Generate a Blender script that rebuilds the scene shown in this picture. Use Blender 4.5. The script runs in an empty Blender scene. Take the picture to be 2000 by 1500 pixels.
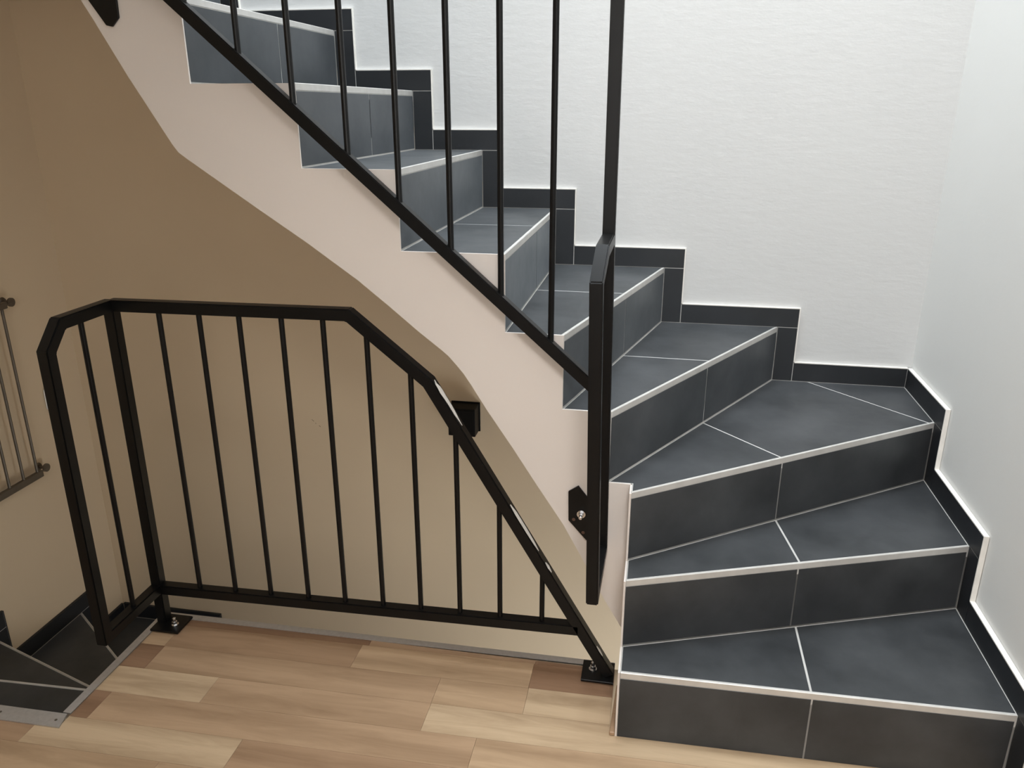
import bpy, math, random
from mathutils import Matrix, Vector
random.seed(7)
scene = bpy.context.scene
C = scene.collection

# ------------------------------------------------------------------ camera
cam_d = bpy.data.cameras.new('camera'); cam = bpy.data.objects.new('camera', cam_d); C.objects.link(cam)
cam_d.sensor_width = 36.0; cam_d.lens = 1543.8 / 2000 * 36.0; cam_d.clip_start = 0.02
RT = Vector((0.98298, 0.18371, -0.00054)); FW = Vector((-0.17361, 0.92794, -0.32982)); UP = Vector((-0.06009, 0.32430, 0.94404))
m = Matrix.Identity(4)
for i in range(3):
    m[i][0] = RT[i]; m[i][1] = UP[i]; m[i][2] = -FW[i]
m[0][3], m[1][3], m[2][3] = 0.7378, -1.7250, 1.3887
cam.matrix_world = m
scene.camera = cam

# ------------------------------------------------------------------ world, lights, exposure
world = bpy.data.worlds.new('world'); scene.world = world; world.use_nodes = True
bg = world.node_tree.nodes['Background']; bg.inputs[0].default_value = (0.75, 0.85, 1.0, 1); bg.inputs[1].default_value = 0.25
vs = scene.view_settings
vs.view_transform = 'Standard'; vs.look = 'None'; vs.gamma = 1.0; vs.use_curve_mapping = False
vs.exposure = 0.0

def area(name, loc, target, sx, sy, energy, col):
    d = bpy.data.lights.new(name, 'AREA'); d.shape = 'RECTANGLE'; d.size = sx; d.size_y = sy
    d.energy = energy; d.color = col
    o = bpy.data.objects.new(name, d); C.objects.link(o); o.location = loc
    o.rotation_euler = (Vector(target) - Vector(loc)).to_track_quat('-Z', 'Y').to_euler()
    return o
# daylight: windows of the hall and of the gallery behind the viewer, a roof light over the stairs, plus an unseen fill lamp added under the steps
area('hall_window_light', (1.0, -3.52, 1.45), (1.0, 0, 1.40), 0.95, 1.3, 17, (1.0, 0.97, 0.93))
area('gallery_window_light', (1.0, -3.52, 3.60), (0.8, 0, 0.8), 1.0, 1.2, 128, (1.0, 0.97, 0.945))
area('roof_light', (0.25, 0.08, 4.38), (0.25, 0.08, 0), 1.3, 0.9, 130, (0.86, 0.94, 1.0))
area('lower_stair_fill', (1.15, -0.12, -0.95), (0.80, 0.86, -0.10), 0.7, 0.7, 12, (0.92, 0.96, 1.0))

# ------------------------------------------------------------------ materials
def nt(name):
    mt = bpy.data.materials.new(name); mt.use_nodes = True
    return mt, mt.node_tree, mt.node_tree.nodes['Principled BSDF']
def link(t, a, b): t.links.new(a, b)
def ramp(t, fac, c0, c1, p0=0.3, p1=0.7):
    r = t.nodes.new('ShaderNodeValToRGB'); e = r.color_ramp.elements
    e[0].position = p0; e[1].position = p1; e[0].color = (*c0, 1); e[1].color = (*c1, 1)
    link(t, fac, r.inputs[0]); return r
def noise(t, scale, detail=4, rough=0.5, vec=None, stretch=None):
    tc = t.nodes.new('ShaderNodeTexCoord'); n = t.nodes.new('ShaderNodeTexNoise')
    n.inputs['Scale'].default_value = scale; n.inputs['Detail'].default_value = detail; n.inputs['Roughness'].default_value = rough
    src = tc.outputs['Object']
    if stretch:
        mp = t.nodes.new('ShaderNodeMapping'); mp.inputs['Scale'].default_value = stretch; link(t, src, mp.inputs[0]); src = mp.outputs[0]
    link(t, src, n.inputs['Vector']); return n
def bump(t, b, h, strength, dist):
    bp = t.nodes.new('ShaderNodeBump'); bp.inputs['Strength'].default_value = strength; bp.inputs['Distance'].default_value = dist
    link(t, h, bp.inputs['Height']); link(t, bp.outputs[0], b.inputs['Normal'])

def paint(name, c, c2, rough=0.75, bs=0.25):
    mt, t, b = nt(name)
    n = noise(t, 1.7, 3); r = ramp(t, n.outputs[0], c2, c); link(t, r.outputs[0], b.inputs['Base Color'])
    b.inputs['Roughness'].default_value = rough; b.inputs['Specular IOR Level'].default_value = 0.25
    n2 = noise(t, 55, 6, 0.6, stretch=(0.35, 0.35, 1.0)); bump(t, b, n2.outputs[0], bs, 0.004)
    return mt
M = {}
M['white'] = paint('white_wall_paint', (0.61, 0.61, 0.605), (0.59, 0.59, 0.585), bs=0.22)
M['offwhite'] = paint('off_white_wall_paint', (0.77, 0.765, 0.74), (0.75, 0.745, 0.72), bs=0.10)
M['cream'] = paint('cream_bounce_shade', (0.68, 0.55, 0.385), (0.66, 0.53, 0.37), bs=0.06)  # cream deepened and browned to carry shade and warm bounce light
M['stringer'] = paint('stringer_paint', (0.74, 0.68, 0.635), (0.72, 0.66, 0.615), bs=0.05)
M['ceiling'] = paint('ceiling_paint', (0.80, 0.80, 0.79), (0.78, 0.78, 0.77), bs=0.05)

def tile(name, lo, hi, rough, spec):
    mt, t, b = nt(name)
    n = noise(t, 5.0, 6, 0.6); r = ramp(t, n.outputs[0], lo, hi, 0.30, 0.72)
    n3 = noise(t, 900, 1); r3 = ramp(t, n3.outputs[0], (0, 0, 0), (1, 1, 1), 0.80, 0.86)
    mx = t.nodes.new('ShaderNodeMixRGB'); mx.inputs[2].default_value = (0.30, 0.30, 0.30, 1)
    ml = t.nodes.new('ShaderNodeMath'); ml.operation = 'MULTIPLY'; ml.inputs[1].default_value = 0.15
    link(t, r3.outputs[0], ml.inputs[0]); link(t, ml.outputs[0], mx.inputs[0]); link(t, r.outputs[0], mx.inputs[1])
    link(t, mx.outputs[0], b.inputs['Base Color'])
    n2 = noise(t, 22, 5, 0.6)
    mr = t.nodes.new('ShaderNodeMapRange'); mr.inputs[3].default_value = rough - 0.06; mr.inputs[4].default_value = rough + 0.08
    link(t, n2.outputs[0], mr.inputs[0]); link(t, mr.outputs[0], b.inputs['Roughness'])
    b.inputs['Specular IOR Level'].default_value = spec; b.inputs['Specular Tint'].default_value = (0.86, 0.94, 1.0, 1)
    bump(t, b, n2.outputs[0], 0.06, 0.002)
    return mt
M['tile'] = tile('anthracite_tile', (0.020, 0.0208, 0.0222), (0.058, 0.0600, 0.0635), 0.44, 0.55)
for _n in M['tile'].node_tree.nodes:
    if _n.type == 'BSDF_PRINCIPLED':
        _n.inputs['Sheen Weight'].default_value = 0.16; _n.inputs['Sheen Roughness'].default_value = 0.38; _n.inputs['Sheen Tint'].default_value = (0.82, 0.92, 1.0, 1)
M['skirt'] = tile('anthracite_skirting_tile', (0.012, 0.0125, 0.014), (0.019, 0.0195, 0.022), 0.45, 0.5)

def plain(name, c, rough, metal=0.0, spec=0.5, ns=None):
    mt, t, b = nt(name)
    n = noise(t, ns or 30, 3); r = ramp(t, n.outputs[0], tuple(x * 0.93 for x in c), tuple(min(1, x * 1.05) for x in c))
    link(t, r.outputs[0], b.inputs['Base Color'])
    b.inputs['Roughness'].default_value = rough; b.inputs['Metallic'].default_value = metal; b.inputs['Specular IOR Level'].default_value = spec
    return mt
M['grout'] = plain('pale_grout', (0.50, 0.49, 0.47), 0.85, 0, 0.2)
M['nosing'] = plain('silver_nosing', (0.60, 0.585, 0.56), 0.42, 0.25, 0.5)
M['sealant'] = plain('white_sealant', (0.84, 0.81, 0.76), 0.55)
M['concrete'] = plain('concrete', (0.42, 0.41, 0.39), 0.9)
M['black'] = plain('black_powder_coat', (0.0035, 0.0035, 0.0037), 0.36, 0.0, 0.26)
M['chip'] = plain('bare_primer', (0.66, 0.62, 0.57), 0.6)
M['chrome'] = plain('zinc_bolt', (0.72, 0.72, 0.73), 0.22, 1.0)
M['rust'] = plain('rusty_hole', (0.10, 0.055, 0.035), 0.8)
M['alu'] = plain('aluminium_strip', (0.52, 0.51, 0.50), 0.42, 0.65, ns=120)
M['lampblack'] = plain('black_lamp_housing', (0.003, 0.003, 0.003), 0.5, 0.0, 0.2)
M['plastic'] = plain('white_plastic', (0.78, 0.76, 0.72), 0.4)
M['steel'] = plain('brushed_steel', (0.16, 0.14, 0.115), 0.5, 0.8)
M['mark'] = plain('dark_scuff', (0.20, 0.14, 0.09), 0.9)
mt, t, b = nt('clear_glass'); b.inputs['Base Color'].default_value = (1, 1, 1, 1); b.inputs['Roughness'].default_value = 0.02
b.inputs['Transmission Weight'].default_value = 1.0; b.inputs['IOR'].default_value = 1.05; M['glass'] = mt

def wood(name, c):
    mt, t, b = nt(name)
    tc = t.nodes.new('ShaderNodeTexCoord'); oi = t.nodes.new('ShaderNodeObjectInfo')
    ad = t.nodes.new('ShaderNodeVectorMath'); ad.operation = 'ADD'
    cx = t.nodes.new('ShaderNodeCombineXYZ'); mu = t.nodes.new('ShaderNodeMath'); mu.operation = 'MULTIPLY'; mu.inputs[1].default_value = 37.0
    link(t, oi.outputs['Random'], mu.inputs[0]); link(t, mu.outputs[0], cx.inputs[1]); link(t, mu.outputs[0], cx.inputs[0])
    link(t, tc.outputs['Object'], ad.inputs[0]); link(t, cx.outputs[0], ad.inputs[1])
    mp = t.nodes.new('ShaderNodeMapping'); mp.inputs['Scale'].default_value = (2.2, 22, 1); link(t, ad.outputs[0], mp.inputs[0])
    n = t.nodes.new('ShaderNodeTexNoise'); n.inputs['Scale'].default_value = 1.6; n.inputs['Detail'].default_value = 7; n.inputs['Roughness'].default_value = 0.62; n.inputs['Distortion'].default_value = 0.8
    link(t, mp.outputs[0], n.inputs['Vector'])
    mp2 = t.nodes.new('ShaderNodeMapping'); mp2.inputs['Scale'].default_value = (1.1, 9, 1); link(t, ad.outputs[0], mp2.inputs[0])
    w = t.nodes.new('ShaderNodeTexWave'); w.bands_direction = 'Y'; w.inputs['Scale'].default_value = 0.32; w.inputs['Distortion'].default_value = 9.0; w.inputs['Detail'].default_value = 2.0; w.inputs['Detail Scale'].default_value = 0.55
    link(t, mp2.outputs[0], w.inputs['Vector'])
    mm = t.nodes.new('ShaderNodeMixRGB'); mm.inputs[0].default_value = 0.22; link(t, n.outputs[0], mm.inputs[1]); link(t, w.outputs[0], mm.inputs[2])
    r = ramp(t, mm.outputs[0], tuple(x * y for x, y in zip(c, (0.72, 0.68, 0.64))), tuple(x * 1.10 for x in c), 0.25, 0.65)
    link(t, r.outputs[0], b.inputs['Base Color']); b.inputs['Roughness'].default_value = 0.42; b.inputs['Specular IOR Level'].default_value = 0.35
    bump(t, b, n.outputs[0], 0.04, 0.001)
    return mt
WOOD = {'p': wood('pale_oak', (0.50, 0.37, 0.24)), 'l': wood('light_oak', (0.44, 0.305, 0.19)),
        'k': wood('warm_oak', (0.40, 0.27, 0.168)), 'm': wood('medium_oak', (0.36, 0.235, 0.145)), 'd': wood('dark_oak', (0.255, 0.152, 0.092))}

# ------------------------------------------------------------------ geometry helpers
def mesh_obj(name, verts, faces, mat, parent=None, bevel=0.0, seg=1, smooth=False):
    me = bpy.data.meshes.new(name); me.from_pydata([tuple(v) for v in verts], [], faces); me.update()
    import bmesh
    bm = bmesh.new(); bm.from_mesh(me); bmesh.ops.recalc_face_normals(bm, faces=bm.faces)
    if bevel > 0:
        bmesh.ops.bevel(bm, geom=[e for e in bm.edges if e.is_manifold and e.calc_face_angle(0) > 0.35], offset=bevel, segments=seg, affect='EDGES', clamp_overlap=True)
    bm.to_mesh(me); bm.free()
    if smooth:
        for p in me.polygons: p.use_smooth = True
    me.materials.append(M[mat] if isinstance(mat, str) else mat)
    o = bpy.data.objects.new(name, me); C.objects.link(o)
    if parent: o.parent = parent
    return o
def empty(name, loc=(0, 0, 0)):
    o = bpy.data.objects.new(name, None); C.objects.link(o); o.location = loc; o.empty_display_size = 0.1; return o
def tag(o, label, cat=None, group=None, kind=None):
    o['label'] = label
    if cat: o['category'] = cat
    if group: o['group'] = group
    if kind: o['kind'] = kind
    return o
class G:                                   # collects solids for one mesh
    def __init__(s): s.v = []; s.f = []
    def prism(s, poly, a, b, axis='z'):
        n = len(poly); k = len(s.v)
        for h in (a, b):
            for p in poly:
                s.v.append({'z': (p[0], p[1], h), 'y': (p[0], h, p[1]), 'x': (h, p[0], p[1])}[axis])
        s.f.append(list(range(k, k + n))); s.f.append(list(range(k + 2 * n - 1, k + n - 1, -1)))
        for i in range(n):
            j = (i + 1) % n; s.f.append([k + i, k + j, k + n + j, k + n + i])
        return s
    def box(s, x0, x1, y0, y1, z0, z1):
        return s.prism([(x0, y0), (x1, y0), (x1, y1), (x0, y1)], z0, z1)
    def tube(s, p, q, r, n=12, r2=None):
        p, q = Vector(p), Vector(q); d = (q - p).normalized(); a = d.orthogonal().normalized(); b = d.cross(a); k = len(s.v); r2 = r if r2 is None else r2
        for c, rr in ((p, r), (q, r2)):
            for i in range(n):
                t = 2 * math.pi * i / n; s.v.append(c + a * (rr * math.cos(t)) + b * (rr * math.sin(t)))
        s.f.append(list(range(k, k + n))); s.f.append(list(range(k + 2 * n - 1, k + n - 1, -1)))
        for i in range(n):
            j = (i + 1) % n; s.f.append([k + i, k + j, k + n + j, k + n + i])
        return s
    def sweep(s, pts, w, nrm, h=None, closed=False):
        """square tube w (in plane) x h (along nrm) along a planar polyline with mitred corners"""
        pts = [Vector(p) for p in pts]; nrm = Vector(nrm).normalized(); h = w if h is None else h; n = len(pts); k = len(s.v)
        for i in range(n):
            prv = pts[i - 1] if (i > 0 or closed) else None; nxt = pts[(i + 1) % n] if (i < n - 1 or closed) else None
            d1 = (pts[i] - prv).normalized() if prv is not None else None; d2 = (nxt - pts[i]).normalized() if nxt is not None else None
            if d1 is None: d1 = d2
            if d2 is None: d2 = d1
            u1 = nrm.cross(d1); u2 = nrm.cross(d2); u = (u1 + u2).normalized(); u = u / max(0.2, u.dot(u1))
            for a, b in ((-1, -1), (1, -1), (1, 1), (-1, 1)):
                s.v.append(pts[i] + u * (a * w / 2) + nrm * (b * h / 2))
        m = n if closed else n - 1
        for i in range(m):
            a = k + 4 * i; b = k + 4 * ((i + 1) % n)
            for j in range(4):
                q = (j + 1) % 4; s.f.append([a + j, a + q, b + q, b + j])
        if not closed:
            s.f.append([k, k + 1, k + 2, k + 3]); e = k + 4 * (n - 1); s.f.append([e + 3, e + 2, e + 1, e])
        return s
    def build(s, name, mat, parent=None, **kw): return mesh_obj(name, s.v, s.f, mat, parent, **kw)

def clip(poly, p, n):
    """keep the part of poly where (x-p).n >= 0"""
    out = []
    for i in range(len(poly)):
        a, b = poly[i], poly[(i + 1) % len(poly)]
        da = (a[0] - p[0]) * n[0] + (a[1] - p[1]) * n[1]; db = (b[0] - p[0]) * n[0] + (b[1] - p[1]) * n[1]
        if da >= 0: out.append(a)
        if (da > 0 and db < 0) or (da < 0 and db > 0):
            t = da / (da - db); out.append((a[0] + t * (b[0] - a[0]), a[1] + t * (b[1] - a[1])))
    res = []
    for q in out:
        if not res or math.hypot(q[0] - res[-1][0], q[1] - res[-1][1]) > 1e-5: res.append(q)
    if len(res) > 1 and math.hypot(res[0][0] - res[-1][0], res[0][1] - res[-1][1]) < 1e-5: res.pop()
    return res
def cut(poly, a, b, gap):
    """split a polygon along the line a-b leaving a joint"""
    d = Vector((b[0] - a[0], b[1] - a[1])).normalized(); n = Vector((-d.y, d.x)); a = Vector(a)
    return [q for q in (clip(poly, a + n * gap / 2, n), clip(poly, a - n * gap / 2, -n)) if len(q) > 2]
def area2(poly): return sum(poly[i][0] * poly[(i + 1) % len(poly)][1] - poly[(i + 1) % len(poly)][0] * poly[i][1] for i in range(len(poly))) / 2
def inset(poly, d):
    if area2(poly) < 0: poly = poly[::-1]
    n = len(poly); out = []
    for i in range(n):
        p0, p1, p2 = Vector(poly[i - 1]), Vector(poly[i]), Vector(poly[(i + 1) % n])
        d1 = (p1 - p0).normalized(); d2 = (p2 - p1).normalized(); n1 = Vector((-d1.y, d1.x)); n2 = Vector((-d2.y, d2.x))
        u = n1 + n2; u = u / max(0.3, u.dot(n1)); q = p1 + u * d; out.append((q.x, q.y))
    return out

# ------------------------------------------------------------------ dimensions of the place
H = 0.18                       # riser
W = 0.860                      # face of the skirting on the back wall
XR = 1.538; XL = -1.475        # faces of the skirting on the right and left walls
WT = 0.010                     # skirting thickness
NR = 0.7027; NL = -0.620       # newel corners
ST = 2.70                      # storey height
# riser lines: k -> (inner end, outer end)
RIS = {1: ((NR, -0.231), (XR, -0.213)), 2: ((NR, -0.137), (XR, 0.174)), 3: ((NR, -0.048), (XR, 0.552)),
       4: ((0.648, 0.0), (1.127, W)), 5: ((0.535, 0.0), (0.756, W)), 6: ((0.399, 0.0), (0.399, W)), 7: ((0.157, 0.0), (0.157, W)),
       8: ((-0.068, 0.0), (-0.068, W)), 9: ((-0.317, 0.0), (-0.319, W)), 10: ((-0.455, 0.0), (-0.700, W)), 11: ((-0.585, 0.0), (-1.080, W)),
       12: ((NL, 0.035), (XL, 0.626)), 13: ((NL, -0.045), (XL, 0.221)), 14: ((NL, -0.125), (XL, -0.160)), 15: ((NL, -0.400), (XL, -0.425))}
def tread_poly(k):
    a, b = rin(k), RIS[k][1]; c, d = (rin(k + 1), RIS[k + 1][1]) if k < 15 else ((NL - 0.0045, -0.47), (XL, -0.47))
    p = [a, b]
    if k == 3: p.append((XR, W))
    if k == 11: p.append((XL, W))
    p += [d, c]
    if k == 3: p.append((NR + 0.0045, 0.0055))
    if k == 11: p.append((NL - 0.0045, 0.0055))
    return p
# joints of the tiling (two points on the joint line)
TJ = {1: [((1.123, 0.027), (1.122, -0.219))], 2: [((1.081, 0.227), (1.113, 0.017))],
      3: [((0.895, 0.425), (1.076, 0.228)), ((1.257, 0.842), (1.528, 0.542))], 4: [((0.664, 0.456), (0.885, 0.452))]}
for k in range(5, 11): TJ[k] = [((-0.5, 0.460), (0.5, 0.460))]
RJ = {1: 0.503, 2: 0.485, 3: 0.45, 4: 0.50, 5: 0.535, 6: 0.535, 7: 0.535, 8: 0.535, 9: 0.535}   # share of the riser length

GAP = 0.0038; TT = 0.008; NH = 0.0150; ND = 0.0055
def rin(k):
    """inner end of riser k, set back behind the thin plaster edge of the stair body"""
    a, b = Vector(RIS[k][0]), Vector(RIS[k][1]); d = b - a
    t = (NR + 0.0045 - a.x) / d.x if k <= 3 else ((0.0055 - a.y) / d.y if k <= 11 else (NL - 0.0045 - a.x) / d.x)
    return tuple(a + d * max(0.0, t))
def flight(root, ks, dz):
    for k in ks:
        top = k * H + dz; ai = rin(k); ao = RIS[k][1]
        a, b = Vector(ai), Vector(ao); d = (b - a).normalized(); nb = Vector((-d.y, d.x))      # nb points up the stairs
        full = tread_poly(k)
        if area2(full) < 0: full = full[::-1]
        core = clip(full, a + nb * 0.0008, nb)
        g = G().prism(core, top - H + (0.05 if 3 < k <= 10 else (-0.03 if k > 10 else 0.0)), top - 0.0005)
        p, q = a + nb * 0.0008, b + nb * 0.0008
        bk_ = [tuple(p), tuple(q), tuple(q + nb * 0.045), tuple(p + nb * 0.045)]
        for c_, n_ in (((XR, 0), (-1, 0)), ((XL, 0), (1, 0)), ((0, W), (0, -1))): bk_ = clip(bk_, c_, n_)
        if k <= 3: bk_ = clip(bk_, (NR + 0.0045, 0), (1, 0))
        if k >= 12: bk_ = clip(bk_, (NL - 0.0045, 0), (-1, 0))
        if 3 < k <= 11: bk_ = clip(bk_, (0, 0.0055), (0, 1))
        g.prism(bk_, top - H - 0.03 if k > 1 else top - H, top - 0.03)
        st = g.build('step', 'grout', root)
        if k > 10: G().prism(full, top - H - 0.045, top - H - 0.0301).build('soffit_panel', 'stringer', st)
        # nosing profile along the front edge
        e0 = a; e1 = b - d * 0.002
        ns = G().prism([tuple(e0), tuple(e1), tuple(e1 + nb * ND), tuple(e0 + nb * ND)], top - NH, top + 0.0012)
        ns.build('nosing_trim', 'nosing', st, bevel=0.0014)
        # tread tiles
        body = clip(full, a + nb * (ND + 0.0008), nb)
        pcs = [body]
        for (p, q) in TJ.get(k, []):
            nxt = []
            for pc in pcs: nxt += cut(pc, p, q, 0.001)
            pcs = nxt
        for pc in pcs:
            pc = inset(pc, GAP / 2)
            if abs(area2(pc)) < 4e-4: continue
            G().prism(pc, top - TT, top).build('tread_tile', 'tile', st, bevel=0.0006)
        # riser tiles
        L = (b - a).length; j = RJ.get(k); z0 = top - H + 0.004; z1 = top - NH - 0.001
        if k == 1: z0 = top - H + 0.0002
        spans = [(0.0008, L - 0.004)] if j is None else [(0.0008, j * L - GAP / 2), (j * L + GAP / 2, L - 0.004)]
        for s0, s1 in spans:
            p, q = a + d * s0, a + d * s1
            G().prism([tuple(p), tuple(q), tuple(q + nb * TT), tuple(p + nb * TT)], z0, z1).build('riser_tile', 'tile', st, bevel=0.0006)

SK = 0.062
def skirting(root, wall, ks, dz, bead='sealant'):
    """stepped skirting tiles; wall is 'back', 'right' or 'left'"""
    tiles = []; caps = []
    def h(u0, u1, z0, z1): tiles.append((u0, u1, z0, z1))
    s = SK
    for k in ks:
        z = k * H + dz
        if wall == 'back':
            hi = (RIS[k][1][0] + s) if 4 <= k <= 11 else XR
            lo = (RIS[k + 1][1][0] + s) if 3 <= k <= 10 else XL
            if 4 <= k: h(RIS[k][1][0], hi, z - H, z); caps.append((hi, hi + 0.0028, z - H + s, z + s + 0.0028))
            h(lo, hi, z, z + s); caps.append((lo, hi, z + s, z + s + 0.0028))
        elif wall == 'right':
            lo = RIS[k][1][1] - s; hi = (RIS[k + 1][1][1] - s) if k < 3 else W
            if k == 1: h(lo, RIS[k][1][1], z - H, z); caps.append((lo - 0.0028, lo, z - H + s, z + s + 0.0028))
            else: h(lo, RIS[k][1][1], z - H, z); caps.append((lo - 0.0028, lo, z - H + s, z + s + 0.0028))
            h(lo, hi, z, z + s); caps.append((lo, hi, z + s, z + s + 0.0028))
        else:
            hi = (RIS[k][1][1] + s) if k >= 12 else W
            lo = (RIS[k + 1][1][1] + s) if k < 15 else -0.47
            if k >= 12: h(RIS[k][1][1], hi, z - H, z); caps.append((hi, hi + 0.0028, z - H + s, z + s + 0.0028))
            h(lo, hi, z, z + s); caps.append((lo, hi, z + s, z + s + 0.0028))
    g = 0.0011
    def solid(u0, u1, z0, z1, front, G_):
        if wall == 'back': G_.box(u0, u1, W - front, W + WT + 0.002, z0, z1)
        elif wall == 'right': G_.box(XR - front, XR + WT + 0.002, u0, u1, z0, z1)
        else: G_.box(XL - WT - 0.002, XL + front, u0, u1, z0, z1)
        return G_
    for (u0, u1, z0, z1) in tiles:
        solid(u0 + g, u1 - g, z0 + g, z1 - g, 0.0, G()).build('skirting_tile', 'skirt', root, bevel=0.0005)
    gg = G(); hh = G()
    for c in caps: solid(*c, 0.0002, gg)
    for (u0, u1, z0, z1) in tiles: solid(u0, u1, z0, z1, -0.0012, hh)
    gg.build('sealant_bead', bead, root); hh.build('grout_bed', 'grout', root)

# ------------------------------------------------------------------ room shell
BY = W + WT; WX = XR + WT + 0.003; WLX = XL - WT
YF = -3.6; ZB = -2.9; ZT = 5.2; SLAB = 0.24
def struct(o, label): return tag(o, label, o.name.split('.')[0].split('_')[0], kind='structure')
# the back wall: white above the flight, below it cream with shade and bounce in the colour, split behind the stair body
prof = [(WX, 0.30), (1.2, 0.42), (0.9, 0.60), (0.6, 0.78), (0.3, 1.05), (0.0, 1.28), (-0.35, 1.52), (-0.75, 1.70), (-1.15, 1.95), (WLX, 2.30)]
struct(G().prism([(WLX - 0.12, ZT), (WX + 0.12, ZT), (WX + 0.12, 0.30)] + prof + [(WLX - 0.12, 2.30)], BY, BY + 0.12, 'y').build('wall_back', 'white'),
       'white plastered wall above the upper stair flight')
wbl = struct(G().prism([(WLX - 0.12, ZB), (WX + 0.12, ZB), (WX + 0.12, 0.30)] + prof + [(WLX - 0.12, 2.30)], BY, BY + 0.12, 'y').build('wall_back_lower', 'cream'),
       'lower stairwell wall, cream with shade and bounce tinted in, seen below the stair body')
sc = G()
for (x0, z0, x1, z1) in ((-0.519, 0.275, -0.511, 0.268), (-0.506, 0.262, -0.503, 0.259), (-0.492, 0.252, -0.486, 0.248)):
    sc.prism([(x0, z0 + 0.0012), (x1, z1 + 0.0012), (x1, z1 - 0.0012), (x0, z0 - 0.0012)], BY - 0.0004, BY + 0.0003, 'y')
sc.build('scuff_mark', 'mark', wbl)
struct(G().box(WX, WX + 0.12, YF, BY, ZB, ZT).build('wall_right', 'offwhite'), 'off-white wall on the right beside the lowest steps')
struct(G().box(WLX - 0.12, WLX, YF, BY, ZB, 2.30).build('wall_left', 'cream'), 'far left wall, cream with shade tinted in, with the steel rack')
struct(G().box(WLX - 0.12, WLX, YF, BY, 2.30, ZT).build('wall_left_upper', 'white'), 'white wall of the upper storey on the left')
struct(G().box(WLX - 0.12, WX + 0.12, YF - 0.12, YF, ZB, ZT).build('wall_front', 'white'), 'white wall behind the viewer')
# storey slabs: hall floor cut out around the stairs, unseen slab above shaped to darken the left
FLY = 0.020
def slab_poly(e):
    return [(WLX, YF), (WX, YF), (WX, -0.240), (NR - 0.002, -0.240), (NR - 0.002, e), (NL + 0.002, e), (NL + 0.002, -0.405), (WLX, -0.405)]
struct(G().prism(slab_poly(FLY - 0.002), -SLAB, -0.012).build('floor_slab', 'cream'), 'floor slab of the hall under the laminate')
struct(G().prism([(WLX, YF), (0.50, YF), (0.50, -0.30), (0.05, -0.06), (NL + 0.03, -0.06), (NL + 0.03, -0.475), (WLX, -0.475)], ST - SLAB, ST).build('ceiling', 'ceiling'), 'partial white ceiling of the hall, shaped to shade the left side')
struct(G().box(WLX, WX, YF, BY, ZT - 0.02, ZT + 0.1).build('ceiling_upper', 'ceiling'), 'white ceiling of the upper storey')
struct(G().box(WLX, WX, -0.60, BY, 4.40, 4.50).build('ceiling_stairs', 'ceiling'), 'white lower ceiling over the stairwell')
struct(G().box(WLX, WX, YF, BY, ZB - 0.1, ZB).build('floor_lower', 'concrete'), 'dark floor of the storey below')

# laminate strips of the hall floor
floor = empty('floor'); struct(floor, 'light and brown oak strip laminate floor of the hall')
SL = 0.018
rows = {0: [(-0.6, 'd', 0.02), (0.02, 'm', 0.48), (0.48, 'd', 0.70)],
        1: [(-0.6, 'l', -0.530), (-0.530, 'm', 0.003), (0.003, 'l', 0.477), (0.477, 'd', 0.70)],
        2: [(-0.6, 'd', -0.527), (-0.527, 'k', 0.249), (0.249, 'l', 0.478), (0.478, 'p', 0.70)],
        3: [(-0.6, 'p', -0.315), (-0.315, 'k', 0.250), (0.250, 'p', 1.54)],
        4: [(-0.6, 'd', -0.553), (-0.553, 'k', 0.386), (0.386, 'l', 1.05), (1.05, 'm', 1.54)],
        5: [(-1.48, 'm', -0.66), (-0.66, 'p', -0.149), (-0.149, 'm', 0.42), (0.42, 'l', 1.0), (1.0, 'p', 1.54)],
        6: [(-1.48, 'p', -0.90), (-0.90, 'l', -0.30), (-0.30, 'l', 0.30), (0.30, 'm', 0.9), (0.9, 'l', 1.54)]}
def yb(j, x): return (-0.0225 - 0.0935 * (j)) + SL * x
j = 0
fl_poly = [(WLX + 0.001, YF + 0.001), (WX - 0.001, YF + 0.001), (WX - 0.001, -0.234), (NR - 0.0145, -0.234), (NR - 0.0145, 0.0), (NL + 0.021, 0.0), (NL + 0.021, -0.448), (WLX + 0.001, -0.448)]
while yb(j, 0) > YF - 0.1:
    if j in rows: segs = rows[j]
    else:
        segs = []; x = -1.50 - random.random() * 0.5
        while x < 1.56:
            x2 = x + random.uniform(0.45, 0.75); segs.append((x, random.choice('pllmmd' if j % 2 else 'plllm'), x2)); x = x2
    for (x0, tn, x1) in segs:
        q = [(x0, yb(j, x0)), (x1, yb(j, x1)), (x1, yb(j - 1, x1)), (x0, yb(j - 1, x0))]
        if j == 0: q = [(x0, yb(0, x0)), (x1, yb(0, x1)), (x1, 0.0), (x0, 0.0)]
        g = 0.0003; q = [(q[0][0] + g, q[0][1] + g), (q[1][0] - g, q[1][1] + g), (q[2][0] - g, q[2][1] - g), (q[3][0] + g, q[3][1] - g)]
        def rect(px, x0c, x1c, y0c, y1c):
            for p, n in (((x0c, 0), (1, 0)), ((x1c, 0), (-1, 0)), ((0, y0c), (0, 1)), ((0, y1c), (0, -1))):
                px = clip(px, p, n)
                if len(px) < 3: return []
            return px
        zones = [(NL + 0.021, NR - 0.0145, -0.234, 0.0), (NL + 0.021, WX - 0.001, -0.448, -0.234), (WLX + 0.001, WX - 0.001, YF + 0.001, -0.448), (NR - 0.0145, WX - 0.001, -0.234, -0.205)]
        # a strip that crosses a zone border stays one mesh
        gp = G()
        for z in zones:
            r = rect(q, *z)
            if len(r) > 2 and abs(area2(r)) > 1e-5: gp.prism(r, -0.012, 0.0)
        if gp.v: gp.build('plank', WOOD[tn], floor)
    j += 1

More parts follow.
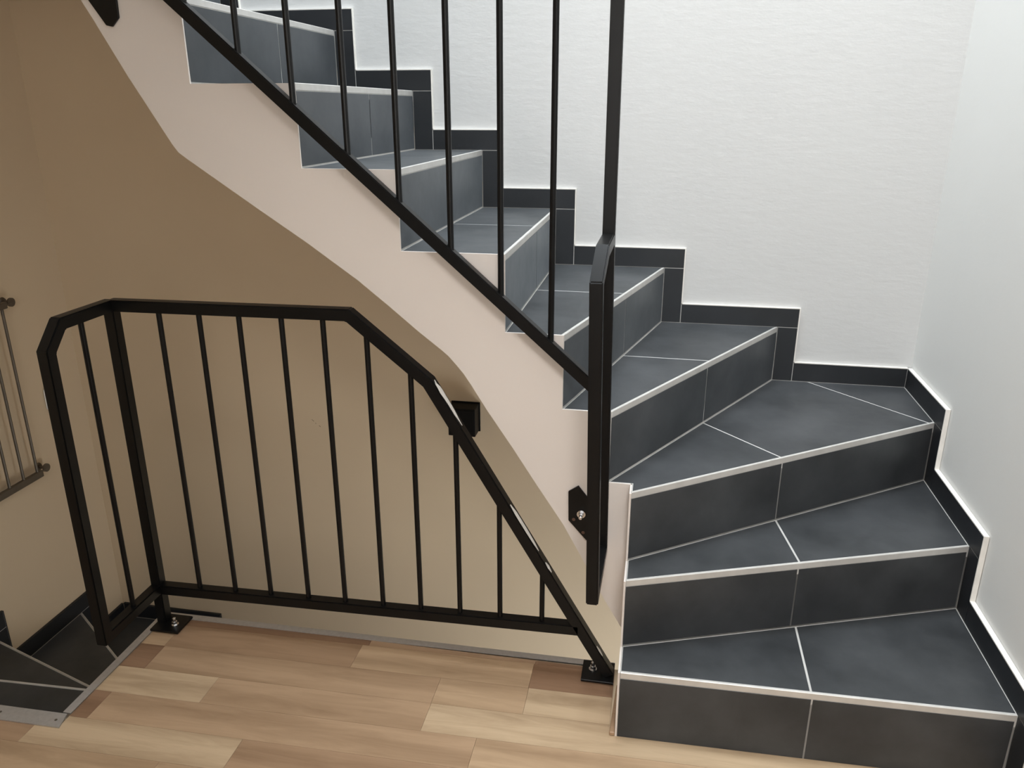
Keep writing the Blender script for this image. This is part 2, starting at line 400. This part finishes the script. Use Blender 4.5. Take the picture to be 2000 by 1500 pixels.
# metal edge strips of the floor
tr = G().prism([(NL + 0.02, -0.006), (NL + 0.02, -0.006), (NR - 0.03, 0.009), (NR - 0.03, 0.027), (NL, 0.014), (NL, -0.006)], 0.0005, 0.0025)
tr = G().prism([(NL + 0.022, -0.008), (NR - 0.016, 0.007), (NR - 0.016, 0.026), (NL, 0.013), (NL, -0.008)], 0.0004, 0.0028)
tr.prism([(NL, 0.010), (NR - 0.016, 0.023), (NR - 0.016, 0.026), (NL, 0.013)], -0.03, 0.0004)
struct(tr.build('trim_1', 'alu'), 'narrow aluminium edge strip along the floor under the landing railing')
tr = G().box(NL - 0.001, NL + 0.020, -0.401, -0.009, 0.0004, 0.0028).box(NL - 0.001, NL + 0.002, -0.401, -0.009, -0.03, 0.0004)
struct(tr.build('trim_2', 'alu'), 'aluminium edge strip at the floor edge beside the descending stairs')
t3 = empty('trim_3'); struct(t3, 'wide aluminium threshold strip with screws at the head of the descending stairs')
G().prism([(WLX + 0.002, -0.421), (NL + 0.014, -0.405), (NL + 0.026, -0.448), (WLX + 0.002, -0.463)], 0.0004, 0.0035).build('strip', 'alu', t3)
for x in (-1.40, -1.20, -0.985, -0.77, -0.618):
    G().tube((x, -0.428 + 0.006 * (x + 0.6), 0.0035), (x, -0.428 + 0.006 * (x + 0.6), 0.0042), 0.0034, 10).build('screw', 'steel', t3)
struct(G().prism([(NR - 0.0135, -0.232), (NR - 0.0007, -0.232), (NR - 0.0007, -0.066), (NR - 0.0135 + 0.007, -0.066)], 0.0004, 0.011).build('trim_4', WOOD['m'], bevel=0.002),
       'thin wooden moulding on the floor beside the lowest step')

# ------------------------------------------------------------------ staircases
up = empty('staircase', (0, 0, 0)); tag(up, 'winding staircase in anthracite tiles rising from the floor up to the left', 'staircase')
flight(up, range(1, 16), 0.0)
# stair body: stepped plaster face at y = 0 and the soffit under it
low = [(NR, 0.127), (0.652, 0.213), (0.604, 0.305), (0.544, 0.415), (0.479, 0.514), (0.415, 0.614), (0.353, 0.707), (0.316, 0.767), (0.299, 0.793), (0.280, 0.816), (0.262, 0.836),
       (0.243, 0.852), (0.195, 0.889), (0.122, 0.950), (0.050, 1.008), (-0.069, 1.092), (-0.189, 1.171), (-0.307, 1.250), (-0.350, 1.279), (-0.368, 1.292), (-0.381, 1.310), (-0.468, 1.456), (-0.535, 1.578), (-0.566, 1.632), (NL, 1.73)]
topl = [(NL, 11 * H)]
for k in range(11, 3, -1):
    x = RIS[k][0][0]; topl += [(x, k * H), (x, (k - 1) * H)]
topl.append((NR, 3 * H))
G().prism(topl + low, 0.0, 0.005, 'y').build('stringer', 'stringer', up)
def splay(x): return -0.35 + (x + 0.35) * 2.8 if x < -0.35 else (0.35 + (x - 0.35) * 2.4 if x > 0.35 else x)
ring = low[::-1]; nl = len(ring); vs_ = []
for (yy, fx, up_) in ((0.005, lambda x: x, 0.0), (BY - 0.012, splay, 0.0), (BY - 0.012, splay, 0.05), (0.005, lambda x: x, 0.05)):
    for p in ring: vs_.append((max(XL, fx(p[0])), yy, p[1] + up_))
fs_ = []
for q in range(4):
    for i_ in range(nl - 1):
        a_, b_ = q * nl + i_, ((q + 1) % 4) * nl + i_; fs_.append([a_, a_ + 1, b_ + 1, b_])
fs_ += [[0, nl, 2 * nl, 3 * nl], [nl - 1, 2 * nl - 1, 3 * nl - 1, 4 * nl - 1]]
mesh_obj('soffit', vs_, fs_, 'stringer', up)
cl = [(-0.231, 0.0), (0.0, 0.0), (0.0, 3 * H), (-0.048, 3 * H), (-0.048, 2 * H), (-0.137, 2 * H), (-0.137, H), (-0.231, H)]
G().prism([(y, z - (0.0005 if z > 0 else 0)) for y, z in cl], NR - 0.0005, NR + 0.004, 'x').build('side_panel', 'stringer', up)
cl = [(-0.40, 15 * H - SLAB), (-0.40, 15 * H), (-0.125, 15 * H), (-0.125, 14 * H), (-0.045, 14 * H), (-0.045, 13 * H), (0.0, 12 * H), (0.0, 1.73), (-0.1, 1.95), (-0.25, 2.15)]
G().prism(cl, NL - 0.004, NL, 'x').build('side_panel', 'stringer', up)
bk = empty('baseboard_back'); struct(bk, 'stepped anthracite skirting tiles climbing the white back wall'); skirting(bk, 'back', range(3, 12), 0.0)
br = empty('baseboard_right'); struct(br, 'stepped anthracite skirting tiles on the right wall beside the lowest steps'); skirting(br, 'right', range(1, 4), 0.0)
bl = empty('baseboard_left_upper'); struct(bl, 'skirting tiles of the highest steps on the upper left wall'); skirting(bl, 'left', range(11, 15), 0.0)
# floor skirting further along the right wall
sb = G(); 
for i in range(6):
    y1 = -0.275 - 0.004 - i * 0.55
    G().box(XR, XR + WT + 0.002, y1 - 0.546, y1, 0.001, SK).build('skirting_tile', 'skirt', br, bevel=0.0005)

dn = empty('descending_staircase', (0, 0, 0)); tag(dn, 'dark tiled stairs going down at the lower left behind the floor edge', 'staircase')
flight(dn, range(8, 15), -ST)
G().box(NL - 0.006, NL - 0.001, -0.404, 0.03, -1.2, -0.032).build('side_panel', 'stringer', dn)
# riser under the threshold
a, b = Vector((NL - 0.006, -0.4035)), Vector((XL, -0.4255))
rt = G().prism([(NL - 0.006, -0.4045), (XL, -0.4205), (XL, -0.4265), (NL - 0.006, -0.4105)], -H + 0.004, -0.001).build('riser_tile', 'tile', dn)
bd = empty('baseboard_left'); struct(bd, 'stepped black skirting tiles along the left wall of the descending stairs'); skirting(bd, 'left', range(11, 15), -ST, 'skirt')
be = empty('baseboard_back_lower'); struct(be, 'black skirting tiles on the back wall of the lower stairwell'); skirting(be, 'back', range(8, 12), -ST, 'skirt')

# ------------------------------------------------------------------ bolts
def bolt(parent, p, nrm, s=1.0):
    p = Vector(p); n = Vector(nrm)
    g = G().tube(p, p + n * 0.0022 * s, 0.0105 * s, 20).tube(p + n * 0.0022 * s, p + n * 0.0105 * s, 0.0078 * s, 6).tube(p + n * 0.0105 * s, p + n * 0.021 * s, 0.0048 * s, 14).tube(p + n * 0.021 * s, p + n * 0.0225 * s, 0.0048 * s, 14, 0.0030 * s)
    return g.build('bolt', 'chrome', parent)

# ------------------------------------------------------------------ upper stair railing
ur = empty('stair_railing', (0.63, -0.03, 0)); tag(ur, 'black steel railing with vertical bars on the side of the upper stair flight', 'railing')
def at(o, g, name, mat, **kw):                      # build in world coordinates under an empty
    ob = g.build(name, mat, o, **kw); ob.matrix_parent_inverse = Matrix.Translation(-Vector(o.location)); return ob
RY = -0.031
def rail_top(x): return 1.3475 - 0.886 * x           # upper edge of the bottom rail
T = 0.0268; ct = 0.5 * T / math.cos(math.atan(0.886))
at(ur, G().sweep([(-0.66, RY, rail_top(-0.66) - ct), (0.622, RY, rail_top(0.622) - ct + 0.002)], T, (0, 1, 0)), 'bottom_rail', 'black', bevel=0.0025, seg=2)
def hand(x): return 2.18 - 0.886 * x
at(ur, G().sweep([(-0.66, RY, hand(-0.66)), (0.631, RY, hand(0.631))], 0.03, (0, 1, 0)), 'handrail', 'black', bevel=0.003, seg=2)
for x in (-0.635, -0.520, -0.404, -0.289, -0.1755, -0.0595, 0.0575, 0.170, 0.284, 0.396, 0.5095):
    at(ur, G().tube((x, RY, rail_top(x) - 0.006), (x, RY, hand(x)), 0.0068, 14), 'baluster', 'black', smooth=False)
at(ur, G().sweep([(0.6300, RY, 1.118), (0.6292, RY, hand(0.631))], 0.0265, (0, 1, 0), 0.0265), 'post', 'black', bevel=0.0025, seg=2)
# the closed end loop that stands out towards the hall
lp = [(0.630, RY, 1.1265), (0.629, -0.185, 1.1265), (0.6235, -0.2365, 1.072), (0.6385, -0.2365, 0.377), (0.6425, RY, 0.377)]
at(ur, G().sweep(lp, 0.0265, (1, 0, 0), 0.0265, closed=True), 'end_loop', 'black', bevel=0.0025, seg=2)
pl = at(ur, G().prism([(0.555, 0.510), (0.579, 0.527), (0.602, 0.498), (0.640, 0.45), (0.648, 0.385), (0.602, 0.381), (0.557, 0.432)], -0.0065, -0.0005, 'y'), 'mounting_plate', 'black', bevel=0.0008)
at(ur, G().box(0.628, 0.652, -0.019, -0.0065, 0.40, 0.44), 'spacer', 'black')
def sub(par, g, name, mat):
    ob = g.build(name, mat, par); ob.matrix_parent_inverse = (Matrix.Translation(-Vector(ur.location))) ; ob.matrix_parent_inverse = Matrix.Identity(4); return ob
bolt(pl, (0.588, -0.0065, 0.4525), (0, -1, 0))
for (x, z) in ((0.570, 0.436), (0.594, 0.402)):
    G().tube((x, -0.0065, z), (x, -0.0072, z), 0.0042, 12).build('screw_hole', 'rust', pl)
pl2 = at(ur, G().prism([(-0.499, 1.562), (-0.485, 1.559), (-0.466, 1.577), (-0.463, 1.665), (-0.535, 1.70), (-0.575, 1.674)], -0.0065, -0.0005, 'y'), 'mounting_plate', 'black', bevel=0.0008)
at(ur, G().box(-0.535, -0.475, -0.044, -0.0065, 1.66, 1.72), 'spacer', 'black')
bolt(pl2, (-0.52, -0.0065, 1.645), (0, -1, 0))

# ------------------------------------------------------------------ landing railing
lr = empty('landing_railing', (-0.589, -0.03, 0)); tag(lr, 'black steel guard railing on the wooden floor in front of the lower stairwell', 'railing')
LY = -0.030; S = 0.029; PX = -0.589
zb0, zb1 = 0.1170, 0.1400                             # bottom rail, centre line at its two ends
def zb(x): return zb0 + (zb1 - zb0) * (x - PX) / 1.19
at(lr, G().sweep([(PX, LY, 0.930), (0.0335, LY, 0.9345), (0.2215, LY, 0.7795), (0.6745, LY, 0.012)], S, (0, 1, 0)), 'top_rail', 'black', bevel=0.0025, seg=2)
at(lr, G().sweep([(PX + 0.010, LY, zb(PX + 0.01)), (0.594, LY, zb(0.594))], S, (0, 1, 0)), 'bottom_rail', 'black', bevel=0.0025, seg=2)
at(lr, G().box(PX - S / 2, PX + S / 2, LY - S / 2, LY + S / 2, 0.008, 0.918), 'post', 'black', bevel=0.0025, seg=2)
BX = [-0.4605, -0.353, -0.248, -0.1385, -0.0335, 0.073, 0.177, 0.283, 0.389, 0.498]
def ztop(x):
    if x < 0.0335: return 0.932
    if x < 0.2215: return 0.9345 - (x - 0.0335) * 0.8245
    return 0.7795 - (x - 0.2215) * 1.694
for x in BX: at(lr, G().tube((x, LY, zb(x)), (x, LY, ztop(x)), 0.0066, 14), 'baluster', 'black')
# return towards the viewer over the descending stairs
RETY = -0.262
at(lr, G().sweep([(PX, LY, 0.930), (PX, RETY + 0.050, 0.930), (PX, RETY, 0.876), (PX, RETY, 0.119), (PX, LY, 0.119)], S, (1, 0, 0)), 'return_frame', 'black', bevel=0.0025, seg=2)
at(lr, G().tube((PX, -0.142, 0.119), (PX, -0.142, 0.930), 0.0066, 14), 'baluster', 'black')
bp1 = at(lr, G().box(-0.604, -0.519, -0.078, -0.001, 0.0032, 0.0095), 'base_plate', 'black', bevel=0.0008)
bolt(bp1, (-0.5465, -0.046, 0.0095), (0, 0, 1))
bp2 = at(lr, G().box(0.605, 0.6875, -0.062, 0.016, 0.0032, 0.0095), 'base_plate', 'black', bevel=0.0008)
bolt(bp2, (0.632, -0.018, 0.0095), (0, 0, 1))
# chipped paint along the upper edge of the sloping rail
def chip(s0, s1, prof):
    A, B = Vector((0.2215, LY, 0.7795)), Vector((0.6745, LY, 0.012)); d = (B - A).normalized(); n = Vector((0, 1, 0)).cross(d)
    if n.z < 0: n = -n
    top, bot = [], []
    for (u, w0, w1) in prof:
        c = A + d * (s0 + (s1 - s0) * u) + n * (S / 2 + 0.0004)
        top.append(c + Vector((0, w1, 0))); bot.append(c + Vector((0, w0, 0)))
    k = len(top); v = top + bot + [p + n * 0.0006 for p in top] + [p + n * 0.0006 for p in bot]; f = []
    for i in range(k - 1):
        f += [[i, i + 1, k + i + 1, k + i], [2 * k + i, 2 * k + i + 1, 3 * k + i + 1, 3 * k + i], [i, i + 1, 2 * k + i + 1, 2 * k + i], [k + i, k + i + 1, 3 * k + i + 1, 3 * k + i]]
    f += [[0, k, 3 * k, 2 * k], [k - 1, 2 * k - 1, 4 * k - 1, 3 * k - 1]]
    ob = mesh_obj('paint_chip', v, f, 'chip', lr); ob.matrix_parent_inverse = Matrix.Translation(-Vector(lr.location)); tag(ob, 'pale patch of chipped paint')
chip(0.002, 0.130, [(0, -0.002, 0.000), (0.08, -0.010, -0.001), (0.16, -0.0105, 0.006), (0.25, -0.0135, 0.008), (0.4, -0.010, 0.007), (0.55, -0.0085, 0.007), (0.75, -0.009, 0.004), (0.88, -0.006, 0.0), (1, -0.004, -0.002)])
chip(0.36, 0.50, [(0, -0.008, -0.004), (0.2, -0.013, 0.003), (0.6, -0.013, 0.003), (0.85, -0.011, 0.000), (1, -0.008, -0.005)])
chip(0.535, 0.565, [(0, -0.010, -0.006), (0.5, -0.014, 0.0), (1, -0.010, -0.006)])
chip(0.80, 0.83, [(0, -0.012, -0.008), (0.5, -0.014, -0.004), (1, -0.012, -0.008)])

# ------------------------------------------------------------------ small things
wl = empty('wall_lamp', (0.083, BY, 0.334)); tag(wl, 'small black box lamp on the lower back wall behind the sloping rail', 'wall lamp')
at(wl, G().box(0.030, 0.136, BY - 0.006, BY - 0.0003, 0.278, 0.390), 'back_plate', 'lampblack', bevel=0.001)
at(wl, G().box(0.034, 0.132, 0.800, BY - 0.006, 0.282, 0.386), 'housing', 'lampblack', bevel=0.0015)
at(wl, G().box(0.040, 0.126, 0.7985, 0.800, 0.288, 0.380), 'front_cover', 'lampblack', bevel=0.0005)

rk = empty('wall_rack', (WLX, 0.40, 0.11)); tag(rk, 'brushed steel rack of upright rods on the left wall', 'rack')
RX = -1.450
at(rk, G().box(RX - 0.008, RX + 0.008, -0.05, 0.553, 0.108, 0.133), 'bottom_bar', 'steel', bevel=0.002)
at(rk, G().box(RX - 0.008, RX + 0.008, -0.05, 0.553, 0.742, 0.764), 'top_bar', 'steel', bevel=0.002)
for i in range(9):
    y = 0.533 - i * 0.0655
    at(rk, G().tube((RX, y, 0.133), (RX, y, 0.742), 0.0050, 12), 'rod', 'steel')
for z in (0.130, 0.757):
    for y in (0.578, -0.02):
        at(rk, G().tube((WLX + 0.0004, y, z), (WLX + 0.006, y, z), 0.016, 20, 0.013).tube((WLX + 0.006, y, z), (RX - 0.004, y, z), 0.006, 12).tube((RX - 0.004, y, z), (RX + 0.003, y, z), 0.0155, 18)
           .tube((RX, y, z), (RX, 0.548 if y > 0 else -0.05, z - 0.006), 0.004, 10), 'wall_fixing', 'steel')

sw = empty('light_switch', (WLX, 0.72, 0.36)); tag(sw, 'white switch on the left wall, half hidden by the railing post', 'switch')
at(sw, G().box(WLX + 0.0003, WLX + 0.008, 0.670, 0.750, 0.322, 0.402), 'switch_plate', 'plastic', bevel=0.003, seg=2)
at(sw, G().box(WLX + 0.008, WLX + 0.012, 0.684, 0.736, 0.336, 0.388), 'rocker', 'plastic', bevel=0.001)
